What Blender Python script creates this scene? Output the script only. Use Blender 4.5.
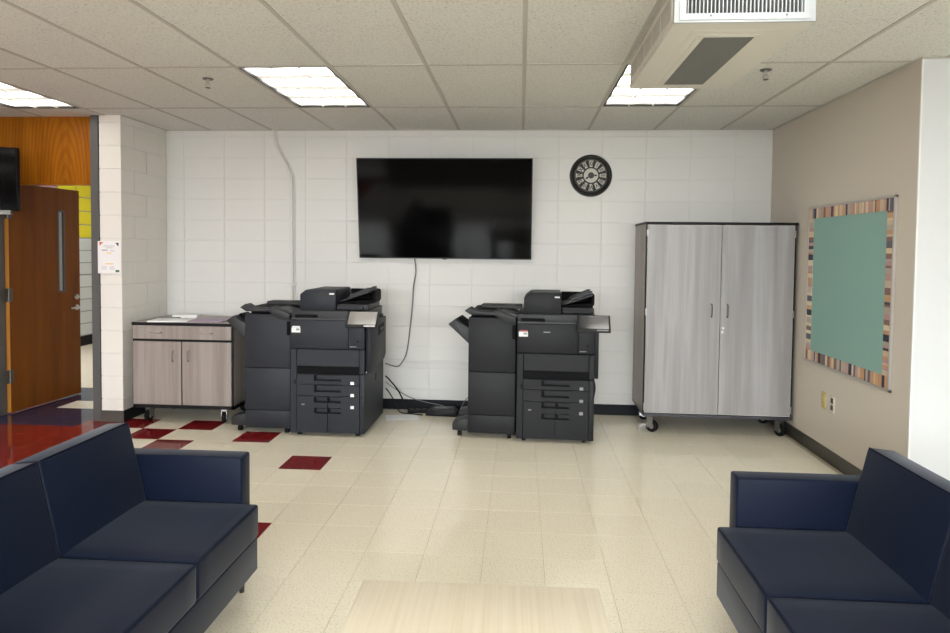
import bpy, bmesh, math, random
from mathutils import Vector, Matrix, Euler
random.seed(7)
for o in list(bpy.data.objects): bpy.data.objects.remove(o)
S = bpy.context.scene
COL = S.collection

# ------------------------------------------------------------------ camera
H, PITCH, YAW, ROLL, FPX = 1.5612, math.radians(2.2228), math.radians(-3.9006), math.radians(0.6212), 669.77
F = Vector((math.sin(YAW)*math.cos(PITCH), math.cos(YAW)*math.cos(PITCH), -math.sin(PITCH)))
R0 = Vector((math.cos(YAW), -math.sin(YAW), 0)); U0 = R0.cross(F)
RR = math.cos(ROLL)*R0 + math.sin(ROLL)*U0
UU = -math.sin(ROLL)*R0 + math.cos(ROLL)*U0
cd = bpy.data.cameras.new('camera'); cam = bpy.data.objects.new('camera', cd); COL.objects.link(cam)
m = Matrix.Identity(4)
for i in range(3):
    m[i][0], m[i][1], m[i][2] = RR[i], UU[i], -F[i]
m[2][3] = H
cam.matrix_world = m
cd.sensor_fit = 'HORIZONTAL'; cd.sensor_width = 36; cd.lens = FPX/950*36
cd.shift_y = -40.69/950; cd.clip_start = .05
S.camera = cam

# ------------------------------------------------------------------ view, world, daylight
S.view_settings.view_transform = 'Standard'; S.view_settings.look = 'None'
S.view_settings.gamma = 1; S.view_settings.use_curve_mapping = False
S.view_settings.exposure = 1.25
W = bpy.data.worlds.new('world'); S.world = W; W.use_nodes = True
W.node_tree.nodes['Background'].inputs[0].default_value = (.75, .86, 1, 1)
W.node_tree.nodes['Background'].inputs[1].default_value = .5
RY = -3.6                                              # rear wall, behind the camera
WINDOWS = [(-5.4, -3.3, .12, 2.15), (-2.6, -.2, .85, 2.15), (.2, 2.6, .85, 2.15), (3.1, 4.0, .85, 2.15)]
# skylight standing above the horizon outside the rear windows, and the sun on the pavement there
l = bpy.data.lights.new('skylight', 'AREA'); l.shape = 'RECTANGLE'; l.size = 13; l.size_y = 2.8; l.energy = 2700; l.color = (.95, .98, 1)
o = bpy.data.objects.new('skylight', l); COL.objects.link(o); o.location = (-.2, RY-2.4, 1.75+1.4); o.rotation_euler = (math.radians(90), 0, 0)
l = bpy.data.lights.new('sun', 'SUN'); l.energy = 5; l.angle = math.radians(1); l.color = (1, .95, .88)
o = bpy.data.objects.new('sun', l); COL.objects.link(o); o.rotation_euler = (math.radians(32), 0, math.radians(8))
LAMP = 3.4                                             # emission of the ceiling lamps

# ------------------------------------------------------------------ dimensions
D, XL, XR, YP, YE, XPL, HC = 6.4233, -3.5046, 2.3161, 5.6706, 4.109, -3.7035, 2.7015
T = .6096; X0 = .0059; YA = 5.3947
TF = .3048; XF = .1341; YF = 4.575

# ------------------------------------------------------------------ materials
MATS = {}
def mat(name, col, rough=.5, metal=0, spec=.5, emit=0, ecol=None, coat=0):
    m = bpy.data.materials.new(name); m.use_nodes = True
    b = m.node_tree.nodes['Principled BSDF']
    b.inputs['Base Color'].default_value = (*col, 1); b.inputs['Roughness'].default_value = rough
    b.inputs['Metallic'].default_value = metal; b.inputs['Specular IOR Level'].default_value = spec
    if coat: b.inputs['Coat Weight'].default_value = coat
    if emit:
        b.inputs['Emission Color'].default_value = (*(ecol or col), 1); b.inputs['Emission Strength'].default_value = emit
    MATS[name] = m
    return m
def nd(m, t, **kw):
    n = m.node_tree.nodes.new(t)
    for k, v in kw.items():
        if k in n.inputs: n.inputs[k].default_value = v
        else: setattr(n, k, v)
    return n
def lk(m, a, b): m.node_tree.links.new(a, b)
def bsdf(m): return m.node_tree.nodes['Principled BSDF']
def coords(m, scale=(1, 1, 1), kind='Object'):
    t = nd(m, 'ShaderNodeTexCoord'); p = nd(m, 'ShaderNodeMapping'); p.inputs['Scale'].default_value = scale
    lk(m, t.outputs[kind], p.inputs['Vector']); return p.outputs['Vector']
def ramp(m, src, stops):
    r = nd(m, 'ShaderNodeValToRGB'); e = r.color_ramp.elements
    while len(e) > 1: e.remove(e[-1])
    e[0].position, e[0].color = stops[0][0], (*stops[0][1], 1)
    for p, c in stops[1:]:
        k = e.new(p); k.color = (*c, 1)
    lk(m, src, r.inputs['Fac']); return r.outputs['Color']
def bump(m, src, strength, dist=.002):
    b = nd(m, 'ShaderNodeBump'); b.inputs['Strength'].default_value = strength; b.inputs['Distance'].default_value = dist
    lk(m, src, b.inputs['Height']); lk(m, b.outputs['Normal'], bsdf(m).inputs['Normal'])
def noise(m, vec, scale, detail=3, rough=.5):
    n = nd(m, 'ShaderNodeTexNoise'); n.inputs['Scale'].default_value = scale
    n.inputs['Detail'].default_value = detail; n.inputs['Roughness'].default_value = rough
    lk(m, vec, n.inputs['Vector']); return n.outputs['Fac']
def speckle(name, col, dark, rough=.085, scale=55, spec=.5, rnd=.05):
    m = mat(name, col, rough, spec=spec)
    n = noise(m, coords(m), scale, 3, .7)
    c = ramp(m, n, [(.33, dark), (.39, tuple(.5*a+.5*b for a, b in zip(dark, col))), (.43, col), (.62, tuple(min(1, a*1.03) for a in col))])
    oi = nd(m, 'ShaderNodeObjectInfo'); mr = nd(m, 'ShaderNodeMapRange')
    mr.inputs['To Min'].default_value = 1-rnd; mr.inputs['To Max'].default_value = 1+rnd
    lk(m, oi.outputs['Random'], mr.inputs['Value'])
    mx = nd(m, 'ShaderNodeMix', data_type='RGBA', blend_type='MULTIPLY'); mx.inputs['Factor'].default_value = 1
    cc = nd(m, 'ShaderNodeCombineColor')
    for k in ('Red', 'Green', 'Blue'): lk(m, mr.outputs['Result'], cc.inputs[k])
    lk(m, c, mx.inputs['A']); lk(m, cc.outputs['Color'], mx.inputs['B']); lk(m, mx.outputs['Result'], bsdf(m).inputs['Base Color'])
    n2 = noise(m, coords(m), 2.5, 2); mp = nd(m, 'ShaderNodeMapRange')
    mp.inputs['To Min'].default_value = rough*.75; mp.inputs['To Max'].default_value = rough*1.3
    lk(m, n2, mp.inputs['Value']); lk(m, mp.outputs['Result'], bsdf(m).inputs['Roughness'])
    return m
def streaks(name, stops, scale, rough=.4, detail=4, spec=.4, nscale=1.0):
    m = mat(name, stops[0][1], rough, spec=spec)
    n = noise(m, coords(m, scale), nscale, detail, .6)
    lk(m, ramp(m, n, stops), bsdf(m).inputs['Base Color'])
    bump(m, n, .08, .001)
    return m
def painted(name, col, rough=.5, bs=120, strength=.25, spec=.3):
    m = mat(name, col, rough, spec=spec); bump(m, noise(m, coords(m), bs, 3), strength, .0015); return m
painted('block_paint', (.67, .665, .645), .45, 70, .35)
painted('joint_paint', (.66, .655, .635), .55, 70, .3)
painted('pillar_lit_paint', (.74, .71, .665), .5, 70, .3)  # block paint warmed and lightened to imitate light on the wall end
painted('beige_paint', (.58, .53, .455), .5, 90, .12)
painted('white_paint', (.62, .64, .66), .5, 90, .1)
painted('rear_paint', (.62, .60, .56), .6); painted('rear_wall_paint', (.30, .28, .25), .6)
painted('yellow_paint', (.62, .54, .03), .45)
painted('mauve_paint', (.30, .16, .17), .5)
mat('pavement', (.42, .40, .37), .8)
mat('glazed_tile', (.50, .53, .53), .15)
mat('grout', (.25, .26, .26), .8)
mat('base_vinyl', (.008, .009, .012), .45, spec=.15)
mat('base_vinyl_brown', (.075, .068, .058), .4)
mat('base_vinyl_olive', (.045, .043, .036), .35)
speckle('tile_cream', (.875, .82, .675), (.60, .50, .35), scale=110, rnd=.02)
speckle('tile_red', (.20, .012, .014), (.12, .008, .01), rnd=.08)
speckle('tile_redfield', (.22, .016, .012), (.13, .012, .012), rnd=.05)
speckle('tile_navy', (.018, .026, .075), (.012, .018, .05))
mat('floor_base', (.40, .35, .25), .6)
# ceiling tile: pitted mineral fibre
m = mat('ceiling_tile', (.67, .67, .635), .9, spec=.1)
v = coords(m); n1 = noise(m, v, 75, 4, .75)
lk(m, ramp(m, n1, [(.33, (.36, .355, .33)), (.41, (.62, .62, .585)), (.5, (.67, .67, .635)), (.65, (.72, .72, .685))]), bsdf(m).inputs['Base Color'])
bump(m, n1, .5, .003)
mat('grid_metal', (.47, .455, .42), .7, spec=.15)
mat('lamp_frame', (.015, .015, .015), .5)
m = mat('lamp_lens', (.9, .9, .88), .4, emit=LAMP, ecol=(1, .965, .89))
wv = nd(m, 'ShaderNodeTexWave'); wv.wave_type = 'BANDS'; wv.bands_direction = 'Y'; wv.inputs['Scale'].default_value = 1.05
wv.inputs['Distortion'].default_value = 1.6; wv.inputs['Detail'].default_value = 1; wv.inputs['Detail Scale'].default_value = 2.2
lk(m, coords(m), wv.inputs['Vector'])
lk(m, ramp(m, wv.outputs['Fac'], [(.0, (.05, .048, .042)), (.2, (.12, .115, .10)), (.45, (.5, .485, .45)), (.75, (1, .97, .9))]), bsdf(m).inputs['Emission Color'])
mat('hall_fill_lens', (.9, .9, .9), .4, emit=9, ecol=(1, .98, .93))  # glow of the added hallway fill lamp
mat('lens_rib', (.75, .73, .68), .5)
streaks('oak_panel', [(.30, (.24, .072, .002)), (.5, (.32, .105, .003)), (.7, (.40, .14, .006))], (14, 14, 1.2), .4, 5, spec=.2)
m = MATS['oak_panel']
wv = nd(m, 'ShaderNodeTexWave'); wv.wave_type = 'RINGS'; wv.rings_direction = 'Y'
wv.inputs['Scale'].default_value = 2.1; wv.inputs['Distortion'].default_value = 2.5; wv.inputs['Detail'].default_value = 2
vv = coords(m, (5, 1, 1.1)); vv.node.inputs['Location'].default_value = (20.3, 0, -2.2)
lk(m, vv, wv.inputs['Vector'])
src = bsdf(m).inputs['Base Color'].links[0].from_socket
mx = nd(m, 'ShaderNodeMix', data_type='RGBA', blend_type='MULTIPLY'); mx.inputs['Factor'].default_value = .38
lk(m, src, mx.inputs['A']); lk(m, ramp(m, wv.outputs['Fac'], [(.2, (.55, .45, .35)), (.6, (1, 1, 1))]), mx.inputs['B'])
lk(m, mx.outputs['Result'], bsdf(m).inputs['Base Color'])
streaks('door_wood', [(.3, (.12, .034, .002)), (.5, (.16, .046, .003)), (.7, (.19, .058, .004))], (9, 9, .7), .35, 4, spec=.2)
mat('door_edge', (.40, .17, .025), .45)
mat('jamb_grey', (.085, .085, .085), .4)
mat('steel', (.55, .55, .55), .28, 1)
mat('dark_steel', (.12, .115, .105), .4, .8)
mat('handle_dark', (.05, .05, .05), .4, .5)
mat('brushed', (.32, .31, .30), .35, .7)
mat('door_glass_glare', (.45, .47, .48), .06, spec=.8)  # door pane colour lightened to imitate its bright reflection
streaks('grey_laminate', [(.25, (.21, .20, .20)), (.45, (.28, .27, .272)), (.6, (.345, .34, .345)), (.78, (.26, .248, .245))], (9, 9, .4), .38, 5)
streaks('low_laminate', [(.25, (.19, .158, .142)), (.45, (.26, .22, .20)), (.6, (.31, .272, .252)), (.78, (.235, .198, .178))], (13, 13, .45), .38, 5)
mat('edge_light', (.55, .54, .53), .4)
mat('edge_black', (.008, .008, .009), .45, spec=.18)
mat('carcass_dark', (.035, .035, .042), .45)
streaks('side_laminate', [(.3, (.22, .19, .165)), (.6, (.31, .27, .235))], (13, 13, .45), .4, 4)
streaks('table_laminate', [(.25, (.74, .66, .51)), (.5, (.80, .73, .59)), (.75, (.85, .79, .67))], (70, 1.0, 70), .33, 4)
m = mat('navy_vinyl', (.0048, .0085, .0225), .42, spec=.11)
bsdf(m).inputs['Sheen Weight'].default_value = .13; bsdf(m).inputs['Sheen Roughness'].default_value = .35; bsdf(m).inputs['Sheen Tint'].default_value = (.8, .87, 1, 1)
bump(m, noise(m, coords(m), 260, 3), .06, .0006)
mat('navy_piping', (.004, .007, .018), .6, spec=.1)
m = mat('copier_grey', (.021, .0235, .030), .5, spec=.22); bump(m, noise(m, coords(m), 400, 2), .08, .0005)
mat('copier_charcoal', (.0145, .0155, .0175), .5, spec=.2)
mat('copier_dark', (.016, .017, .019), .5, spec=.4)
mat('copier_black', (.004, .004, .005), .6, spec=.08)
mat('copier_mid', (.035, .037, .042), .45, spec=.4)
mat('panel_glass', (.03, .032, .034), .12, spec=.9)
mat('panel_glass_glare', (.20, .19, .175), .12, spec=.9)  # panel glass with the ceiling's reflection put into its colour
mat('white_plastic', (.8, .8, .8), .4)
mat('label_white', (.75, .75, .76), .5)
mat('label_red', (.35, .05, .05), .5)
mat('label_grey', (.25, .26, .28), .5)
mat('tv_screen', (.002, .002, .0022), .08, spec=.06)
mat('tv_bezel', (.01, .01, .011), .3)
mat('tv_back', (.02, .02, .02), .5)
mat('rubber', (.007, .007, .007), .6, spec=.15)
mat('chrome', (.35, .35, .35), .38, 1)
mat('cable_black', (.006, .006, .007), .5, spec=.2)
mat('cable_grey', (.16, .16, .16), .5)
mat('conduit_paint', (.66, .655, .635), .45)
mat('paper_white', (.82, .83, .84), .6)
mat('paper_purple', (.36, .29, .38), .6)
mat('paper_sign', (.80, .78, .79), .5)
mat('ink_red', (.65, .10, .06), .5); mat('ink_teal', (.01, .05, .06), .5); mat('ink_yellow', (.75, .5, .04), .5)
mat('ink_grey', (.28, .27, .30), .5); mat('ink_light', (.55, .53, .56), .5); mat('ink_green', (.04, .14, .07), .5)
mat('unit_beige', (.65, .63, .565), .5)
mat('unit_white', (.41, .44, .465), .4)
mat('grille_dark', (.02, .021, .022), .6)
mat('grille_grey', (.20, .20, .19), .5)
mat('alu', (.52, .50, .47), .35, .6)
m = mat('board_teal', (.25, .41, .37), .8, spec=.1); bump(m, noise(m, coords(m), 500, 2), .2, .001)
STRIPES = [(.50, .28, .15), (.66, .53, .34), (.03, .03, .05), (.58, .46, .34), (.22, .12, .10), (.68, .58, .42), (.45, .38, .32), (.55, .33, .18), (.12, .11, .14), (.48, .30, .28)]
for i, c in enumerate(STRIPES): mat('stripe%d' % i, c, .6)
mat('outlet_yellow', (.50, .40, .17), .45); mat('outlet_brown', (.05, .04, .03), .4); mat('outlet_plate', (.62, .57, .48), .4)
mat('clock_black', (.008, .008, .008), .4); mat('clock_face', (.022, .021, .02), .6); mat('clock_cream', (.52, .51, .46), .6); mat('clock_ring', (.09, .088, .08), .5)

# ------------------------------------------------------------------ mesh helpers
class MB:
    def __init__(s): s.bm = bmesh.new()
    def add(s, bm2, mtx=None):
        me = bpy.data.meshes.new('t'); bm2.to_mesh(me); bm2.free()
        if mtx: me.transform(mtx)
        s.bm.from_mesh(me); bpy.data.meshes.remove(me); return s
    def box(s, x0, y0, z0, x1, y1, z1, bev=0, seg=1, mtx=None):
        b = bmesh.new(); bmesh.ops.create_cube(b, size=1)
        for v in b.verts: v.co = Vector(((x0+x1)/2+v.co.x*(x1-x0), (y0+y1)/2+v.co.y*(y1-y0), (z0+z1)/2+v.co.z*(z1-z0)))
        if bev: bmesh.ops.bevel(b, geom=b.edges[:], offset=bev, segments=seg, profile=.5, affect='EDGES')
        return s.add(b, mtx)
    def prism(s, poly, axis, a, b_, bev=0, seg=1, mtx=None):
        b = bmesh.new()
        def P(u, v, w):
            return {'x': (w, u, v), 'y': (u, w, v), 'z': (u, v, w)}[axis]
        vs = [[b.verts.new(P(u, v, w)) for (u, v) in poly] for w in (a, b_)]
        n = len(poly)
        b.faces.new(vs[0]); b.faces.new(vs[1][::-1])
        for i in range(n): b.faces.new((vs[0][i], vs[1][i], vs[1][(i+1) % n], vs[0][(i+1) % n]))
        bmesh.ops.recalc_face_normals(b, faces=b.faces[:])
        if bev: bmesh.ops.bevel(b, geom=b.edges[:], offset=bev, segments=seg, profile=.5, affect='EDGES')
        return s.add(b, mtx)
    def cyl(s, c, axis, r, h, n=20, r2=None, bev=0):
        b = bmesh.new()
        bmesh.ops.create_cone(b, cap_ends=True, segments=n, radius1=r, radius2=r if r2 is None else r2, depth=h)
        if bev: bmesh.ops.bevel(b, geom=[e for e in b.edges if len(e.link_faces) == 2 and any(len(f.verts) > 4 for f in e.link_faces)], offset=bev, segments=2, profile=.5, affect='EDGES')
        M = {'z': Matrix.Identity(4), 'x': Matrix.Rotation(math.pi/2, 4, 'Y'), 'y': Matrix.Rotation(math.pi/2, 4, 'X')}[axis]
        return s.add(b, Matrix.Translation(c) @ M)
    def tube(s, pts, r, n=8):
        pts = [Vector(p) for p in pts]; b = bmesh.new(); rings = []
        up = Vector((.13, .31, .94)).normalized()
        for i, p in enumerate(pts):
            t = ((pts[min(i+1, len(pts)-1)]-p).normalized() + (p-pts[max(i-1, 0)]).normalized()).normalized()
            a = t.cross(up)
            if a.length < .05: a = t.cross(Vector((1, 0, 0)))
            a.normalize(); c = t.cross(a)
            rings.append([b.verts.new(p+r*(math.cos(2*math.pi*k/n)*a+math.sin(2*math.pi*k/n)*c)) for k in range(n)])
        for i in range(len(rings)-1):
            for k in range(n): b.faces.new((rings[i][k], rings[i][(k+1) % n], rings[i+1][(k+1) % n], rings[i+1][k]))
        b.faces.new(rings[0][::-1]); b.faces.new(rings[-1])
        bmesh.ops.recalc_face_normals(b, faces=b.faces[:])
        return s.add(b)
    def lathe(s, prof, c, axis='z', n=32):
        b = bmesh.new(); rings = []
        for (r, h) in prof:
            rings.append([b.verts.new((r*math.cos(2*math.pi*k/n), r*math.sin(2*math.pi*k/n), h)) for k in range(n)])
        for i in range(len(rings)-1):
            for k in range(n): b.faces.new((rings[i][k], rings[i][(k+1) % n], rings[i+1][(k+1) % n], rings[i+1][k]))
        bmesh.ops.remove_doubles(b, verts=b.verts[:], dist=1e-5)
        bmesh.ops.recalc_face_normals(b, faces=b.faces[:])
        M = {'z': Matrix.Identity(4), 'x': Matrix.Rotation(math.pi/2, 4, 'Y'), 'y': Matrix.Rotation(math.pi/2, 4, 'X')}[axis]
        return s.add(b, Matrix.Translation(c) @ M)
    def mesh(s, name, material, smooth=True):
        me = bpy.data.meshes.new(name); s.bm.to_mesh(me); s.bm.free()
        me.materials.append(MATS[material])
        if smooth:
            for p in me.polygons: p.use_smooth = True
            me.set_sharp_from_angle(angle=math.radians(32))
        return me
    def build(s, name, material, parent=None, smooth=True):
        return link(name, s.mesh(name, material, smooth), parent)
def link(name, me, parent=None, loc=None):
    o = bpy.data.objects.new(name, me); COL.objects.link(o)
    if parent: o.parent = parent
    if loc: o.location = loc
    return o
def smooth_path(pts, n=8):
    P = [Vector(p) for p in pts]; P = [2*P[0]-P[1]] + P + [2*P[-1]-P[-2]]; out = []
    for i in range(1, len(P)-2):
        for k in range(n):
            t = k/n; a, b, c, d_ = P[i-1], P[i], P[i+1], P[i+2]
            out.append(.5*((2*b)+(c-a)*t+(2*a-5*b+4*c-d_)*t*t+(3*b-a-3*c+d_)*t**3))
    out.append(P[-2]); return out
def empty(name, loc, rz=0):
    o = bpy.data.objects.new(name, None); COL.objects.link(o); o.location = loc; o.rotation_euler = (0, 0, rz)
    o.empty_display_size = .1
    return o
def tag(o, label, cat, group=None):
    o['label'] = label; o['category'] = cat
    if group: o['group'] = group
    return o
def struct(o, label, cat='structure'):
    o['kind'] = 'structure'; o['label'] = label; o['category'] = cat; return o
def bx(name, material, b, parent=None, bev=0, seg=1):
    return MB().box(*b, bev=bev, seg=seg).build(name, material, parent)

# ------------------------------------------------------------------ floor
XMIN, XMAX = -7.0, 5.6
fl = MB().box(XMIN, RY, -.1, XMAX, 15, -.004).build('floor', 'floor_base')
struct(fl, 'shiny speckled cream vinyl tile floor with dark red accent tiles', 'floor')
def proj(x, y, z):
    d = Vector((x, y, z-H)); w = d.dot(F)
    if w < .2: return None
    return 475+FPX*d.dot(RR)/w, 275.8-FPX*d.dot(UU)/w
RED = {(-12, 3), (-11, 2), (-10, 1), (-10, 3), (-8, 2), (-6, 0), (-6, -4), (-12, 1), (-11, 0), (-9, 0), (-8, -2)}
def tile_kind(i, j):
    x, y = XF+(i+.5)*TF, YF+(j+.5)*TF
    if y > 5.62 and x < XPL:                          # the doorway and the hallway
        if y < 6.9:
            return 'tile_navy' if not (-4.5 < x < -3.7 and 5.95 < y < 6.5) else 'tile_cream'
        return 'tile_cream'
    if i <= -13: return 'tile_redfield'
    return 'tile_red' if (i, j) in RED else 'tile_cream'
tmesh = {}
def tile_box(k):
    if k not in tmesh:
        h = TF/2-.0006
        tmesh[k] = MB().box(-h, -h, -.005, h, h, 0, bev=.0007).mesh('floor_tile', k, False)
    return tmesh[k]
cells = []
for i in range(-23, 18):
    for j in range(-27, 34):
        x, y = XF+(i+.5)*TF, YF+(j+.5)*TF
        if x < XMIN+.15 or x > XMAX-.15: continue
        if y > D-.1 and not (x < XPL): continue
        if x > XR-.1 and y > YE: continue
        q = proj(x, y, 0); vis = q and -30 < q[0] < 980 and 250 < q[1] < 670
        cells.append((0 if vis else 1, y, i, j))
cells.sort()
rest = {}
for n, (h, y, i, j) in enumerate(cells):
    k = tile_kind(i, j); c = (XF+(i+.5)*TF, YF+(j+.5)*TF, 0)
    if n < 300 and h == 0: link('floor_tile', tile_box(k), fl, c)
    else: rest.setdefault(k, []).append(c)
for k, cs in rest.items():
    mb = MB(); b = mb.bm; hh = TF/2-.0006
    for (x, y, z) in cs: b.faces.new([b.verts.new((x+sx*hh, y+sy*hh, 0)) for sx, sy in ((-1, -1), (1, -1), (1, 1), (-1, 1))])
    o = mb.build('floor_tile_field', k, fl, False); o['kind'] = 'stuff'

# ------------------------------------------------------------------ ceiling
ce = MB().box(XMIN, RY, HC+.02, XMAX, D+.2, HC+.12).build('ceiling', 'ceiling_tile')
struct(ce, 'suspended ceiling of pitted off-white mineral fibre tiles', 'ceiling')
LIGHT_COLS = (-7, -3, 1, 5); LIGHT_ROWS = (1, 3, 5)
rows = [YA+2*T, YA, YA-2*T, YA-4*T, YA-6*T, YA-8*T]
cm = {}
outer = MB()
for k in range(-12, 10):
    xa, xb = X0+k*T, X0+(k+1)*T
    for r in range(7):
        yb, ya = YA+(1-r)*2*T, YA-r*2*T
        if r in LIGHT_ROWS and k in LIGHT_COLS: continue
        a0, a1, b0, b1 = max(xa, XMIN), min(xb, XMAX), max(ya, RY), min(yb, D if xb > XL+.3 else 5.80)
        if xa > 2.2 and b1 > YE and not b0 > YE: b1 = min(b1, max(YE+.05, b0+.02)) if xa > XR else b1
        if a1-a0 < .03 or b1-b0 < .03 or (xa > XR and b0 > YE): continue
        if xa > 4.0 or r > 3 or xb < -6.2: outer.box(a0, b0, HC+.004, a1, b1, HC+.015); continue
        key = (round(a1-a0, 3), round(b1-b0, 3))
        if key not in cm:
            w, h = key[0]/2-.004, key[1]/2-.004
            cm[key] = MB().box(-w, -h, .003, w, h, .016).mesh('ceiling_tile', 'ceiling_tile', False)
        link('ceiling_tile', cm[key], ce, ((a0+a1)/2, (b0+b1)/2, HC))
o = outer.build('ceiling_tile_field', 'ceiling_tile', ce, False); o['kind'] = 'stuff'
for k in range(-11, 10):
    x = X0+k*T; y1 = D if x > XL else 5.80
    if x > XR: y1 = YE
    bx('ceiling_runner', 'grid_metal', (x-.012, RY, HC-.001, x+.012, y1, HC+.006), ce)
for r in range(7):
    y = YA-r*2*T
    bx('ceiling_runner', 'grid_metal', (XMIN, y-.012, HC-.0005, XR if y > YE else XMAX, y+.012, HC+.0055), ce)
bx('wall_angle', 'grid_metal', (XL, D-.022, HC-.002, XR, D, HC+.004), ce)
bx('wall_angle', 'grid_metal', (XR-.022, YE, HC-.002, XR, D, HC+.004), ce)
bx('wall_angle', 'grid_metal', (XL, YP, HC-.002, XL+.022, D, HC+.004), ce)
bx('wall_angle', 'grid_metal', (XR-.02, YE-.022, HC-.002, XMAX, YE, HC+.004), ce)

# ------------------------------------------------------------------ walls
bk = struct(MB().box(XL-.2, D+.004, 0, XR+.2, D+.2, HC+.1).build('wall_back', 'joint_paint'), 'white painted concrete block wall in stacked bond behind the copiers', 'wall')
CH, CW, J = .2032, .4064, .0045
bmz = {}
def block(parent, x0, x1, z0, z1, y, mtl, axis='y', depth=.012, sgn=1):
    w, h = (x1-x0)/2-J/2, (z1-z0)/2-J/2
    if w < .01 or h < .006: return
    key = (round(w, 4), round(h, 4), mtl, axis, sgn)
    if key not in bmz:
        mb = MB()
        if axis == 'y': mb.box(-w, 0, -h, w, depth, h, bev=.0018)
        else: mb.box(-depth, -w, -h, 0, w, h, bev=.0018)
        bmz[key] = mb.mesh('block', mtl)
    loc = ((x0+x1)/2, y, (z0+z1)/2) if axis == 'y' else (y, (x0+x1)/2, (z0+z1)/2)
    link('block', bmz[key], parent, loc)
xs = [XL] + [x for x in (.347+k*.4076 for k in range(-12, 8)) if XL+.03 < x < XR-.03] + [XR]
zs = [n*CH for n in range(14)] + [HC+.03]
for a, b in zip(xs, xs[1:]):
    for c, d_ in zip(zs, zs[1:]): block(bk, a, b, c, d_, D-.0002, 'block_paint')
wl = struct(MB().box(XPL+.006, YP+.006, 0, XL-.004, D+.1, HC+.1).build('wall_left', 'joint_paint'), 'white block wall return with bright end face beside the doorway', 'wall')
for n, (c, d_) in enumerate(zip(zs, zs[1:])):
    # corner block shows its end on the front face and its side on the return
    MBx = MB().box(XPL, YP, c+J/2, XL, YP+(.40 if n % 2 else .20), d_-J/2, bev=.003)
    MBx.build('block', 'pillar_lit_paint', wl)
    ys = [YP+(.40 if n % 2 else .20)+.005]
    while ys[-1] < D: ys.append(min(D, ys[-1]+CW))
    for a, b in zip(ys, ys[1:]): block(wl, a, b, c, d_, XL, 'pillar_lit_paint', 'x')
struct(bx('wall_right', 'beige_paint', (XR, YE+.012, 0, XR+.14, D+.1, HC+.02)), 'plain beige painted side wall with the bulletin board', 'wall')
struct(bx('wall_front_right', 'white_paint', (XR, YE, 0, XMAX, YE+.012, HC+.02)), 'bright white wall turning the corner beside the navy sofa', 'wall')
struct(bx('trim_1', 'white_plastic', (XR-.002, YE-.002, 0, XR+.006, YE+.006, HC)), 'thin pale corner bead on the wall end', 'trim')
struct(bx('baseboard_back', 'base_vinyl', (XL, D-.009, 0, XR, D-.0005, .1)), 'black vinyl baseboard along the block wall', 'baseboard')
struct(bx('baseboard_left', 'base_vinyl', (XL, YP, 0, XL+.008, D-.01, .1)), 'black vinyl baseboard beside the low cabinet', 'baseboard')
struct(bx('baseboard_pillar', 'base_vinyl_brown', (XPL, YP-.008, 0, XL+.008, YP-.0005, .1)), 'brown vinyl baseboard on the wall end by the doorway', 'baseboard')
struct(bx('baseboard_right', 'base_vinyl_olive', (XR-.009, YE, 0, XR, D-.01, .1)), 'dark vinyl baseboard under the bulletin board', 'baseboard')
struct(bx('baseboard_front', 'base_vinyl_olive', (XR, YE-.009, 0, XMAX, YE-.0005, .1)), 'dark vinyl baseboard below the white wall', 'baseboard')
# unseen remainder of the room behind and beside the camera
struct(bx('wall_far_right', 'rear_paint', (XMAX, RY, 0, XMAX+.1, YE+.1, HC+.1)), 'pale side wall beyond the right sofa', 'wall')
struct(bx('wall_far_left', 'rear_paint', (XMIN-.1, RY, 0, XMIN, 15, HC+.1)), 'pale wall far beyond the left sofa', 'wall')
rear = MB(); xprev = XMIN
for (x0, x1, z0, z1) in WINDOWS:
    rear.box(xprev, RY-.12, 0, x0, RY, HC+.1); rear.box(x0, RY-.12, 0, x1, RY, z0); rear.box(x0, RY-.12, z1, x1, RY, HC+.1); xprev = x1
rear.box(xprev, RY-.12, 0, XMAX, RY, HC+.1)
struct(bx('ground_bounce', 'pavement', (-14, RY-9, -.2, 14, RY-.13, -.05)), 'unseen paving added outside the rear windows to reflect sunlight', 'ground')  # added plane that sends sunlight back through the windows
struct(bx('wall_sun_block', 'rear_paint', (XMIN-.1, D+.2, HC, XPL+.13, D+.3, 3.06)), 'unseen wall piece added above the hallway entrance to block sun', 'wall')  # added strip closing a gap where sunlight would leak in
struct(rear.build('wall_rear', 'rear_wall_paint'), 'wall with windows behind the viewer', 'wall')
for i, (x0, x1, z0, z1) in enumerate(WINDOWS):
    fr = MB(); t = .05
    for b in ((x0, z0, x0+t, z1), (x1-t, z0, x1, z1), (x0, z0, x1, z0+t), (x0, z1-t, x1, z1), ((x0+x1)/2-.02, z0, (x0+x1)/2+.02, z1)):
        fr.box(b[0], RY-.05, b[1], b[2], RY-.01, b[3])
    struct(fr.build('window_%d' % (i+1), 'jamb_grey'), 'window frame in the rear wall', 'window')
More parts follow.
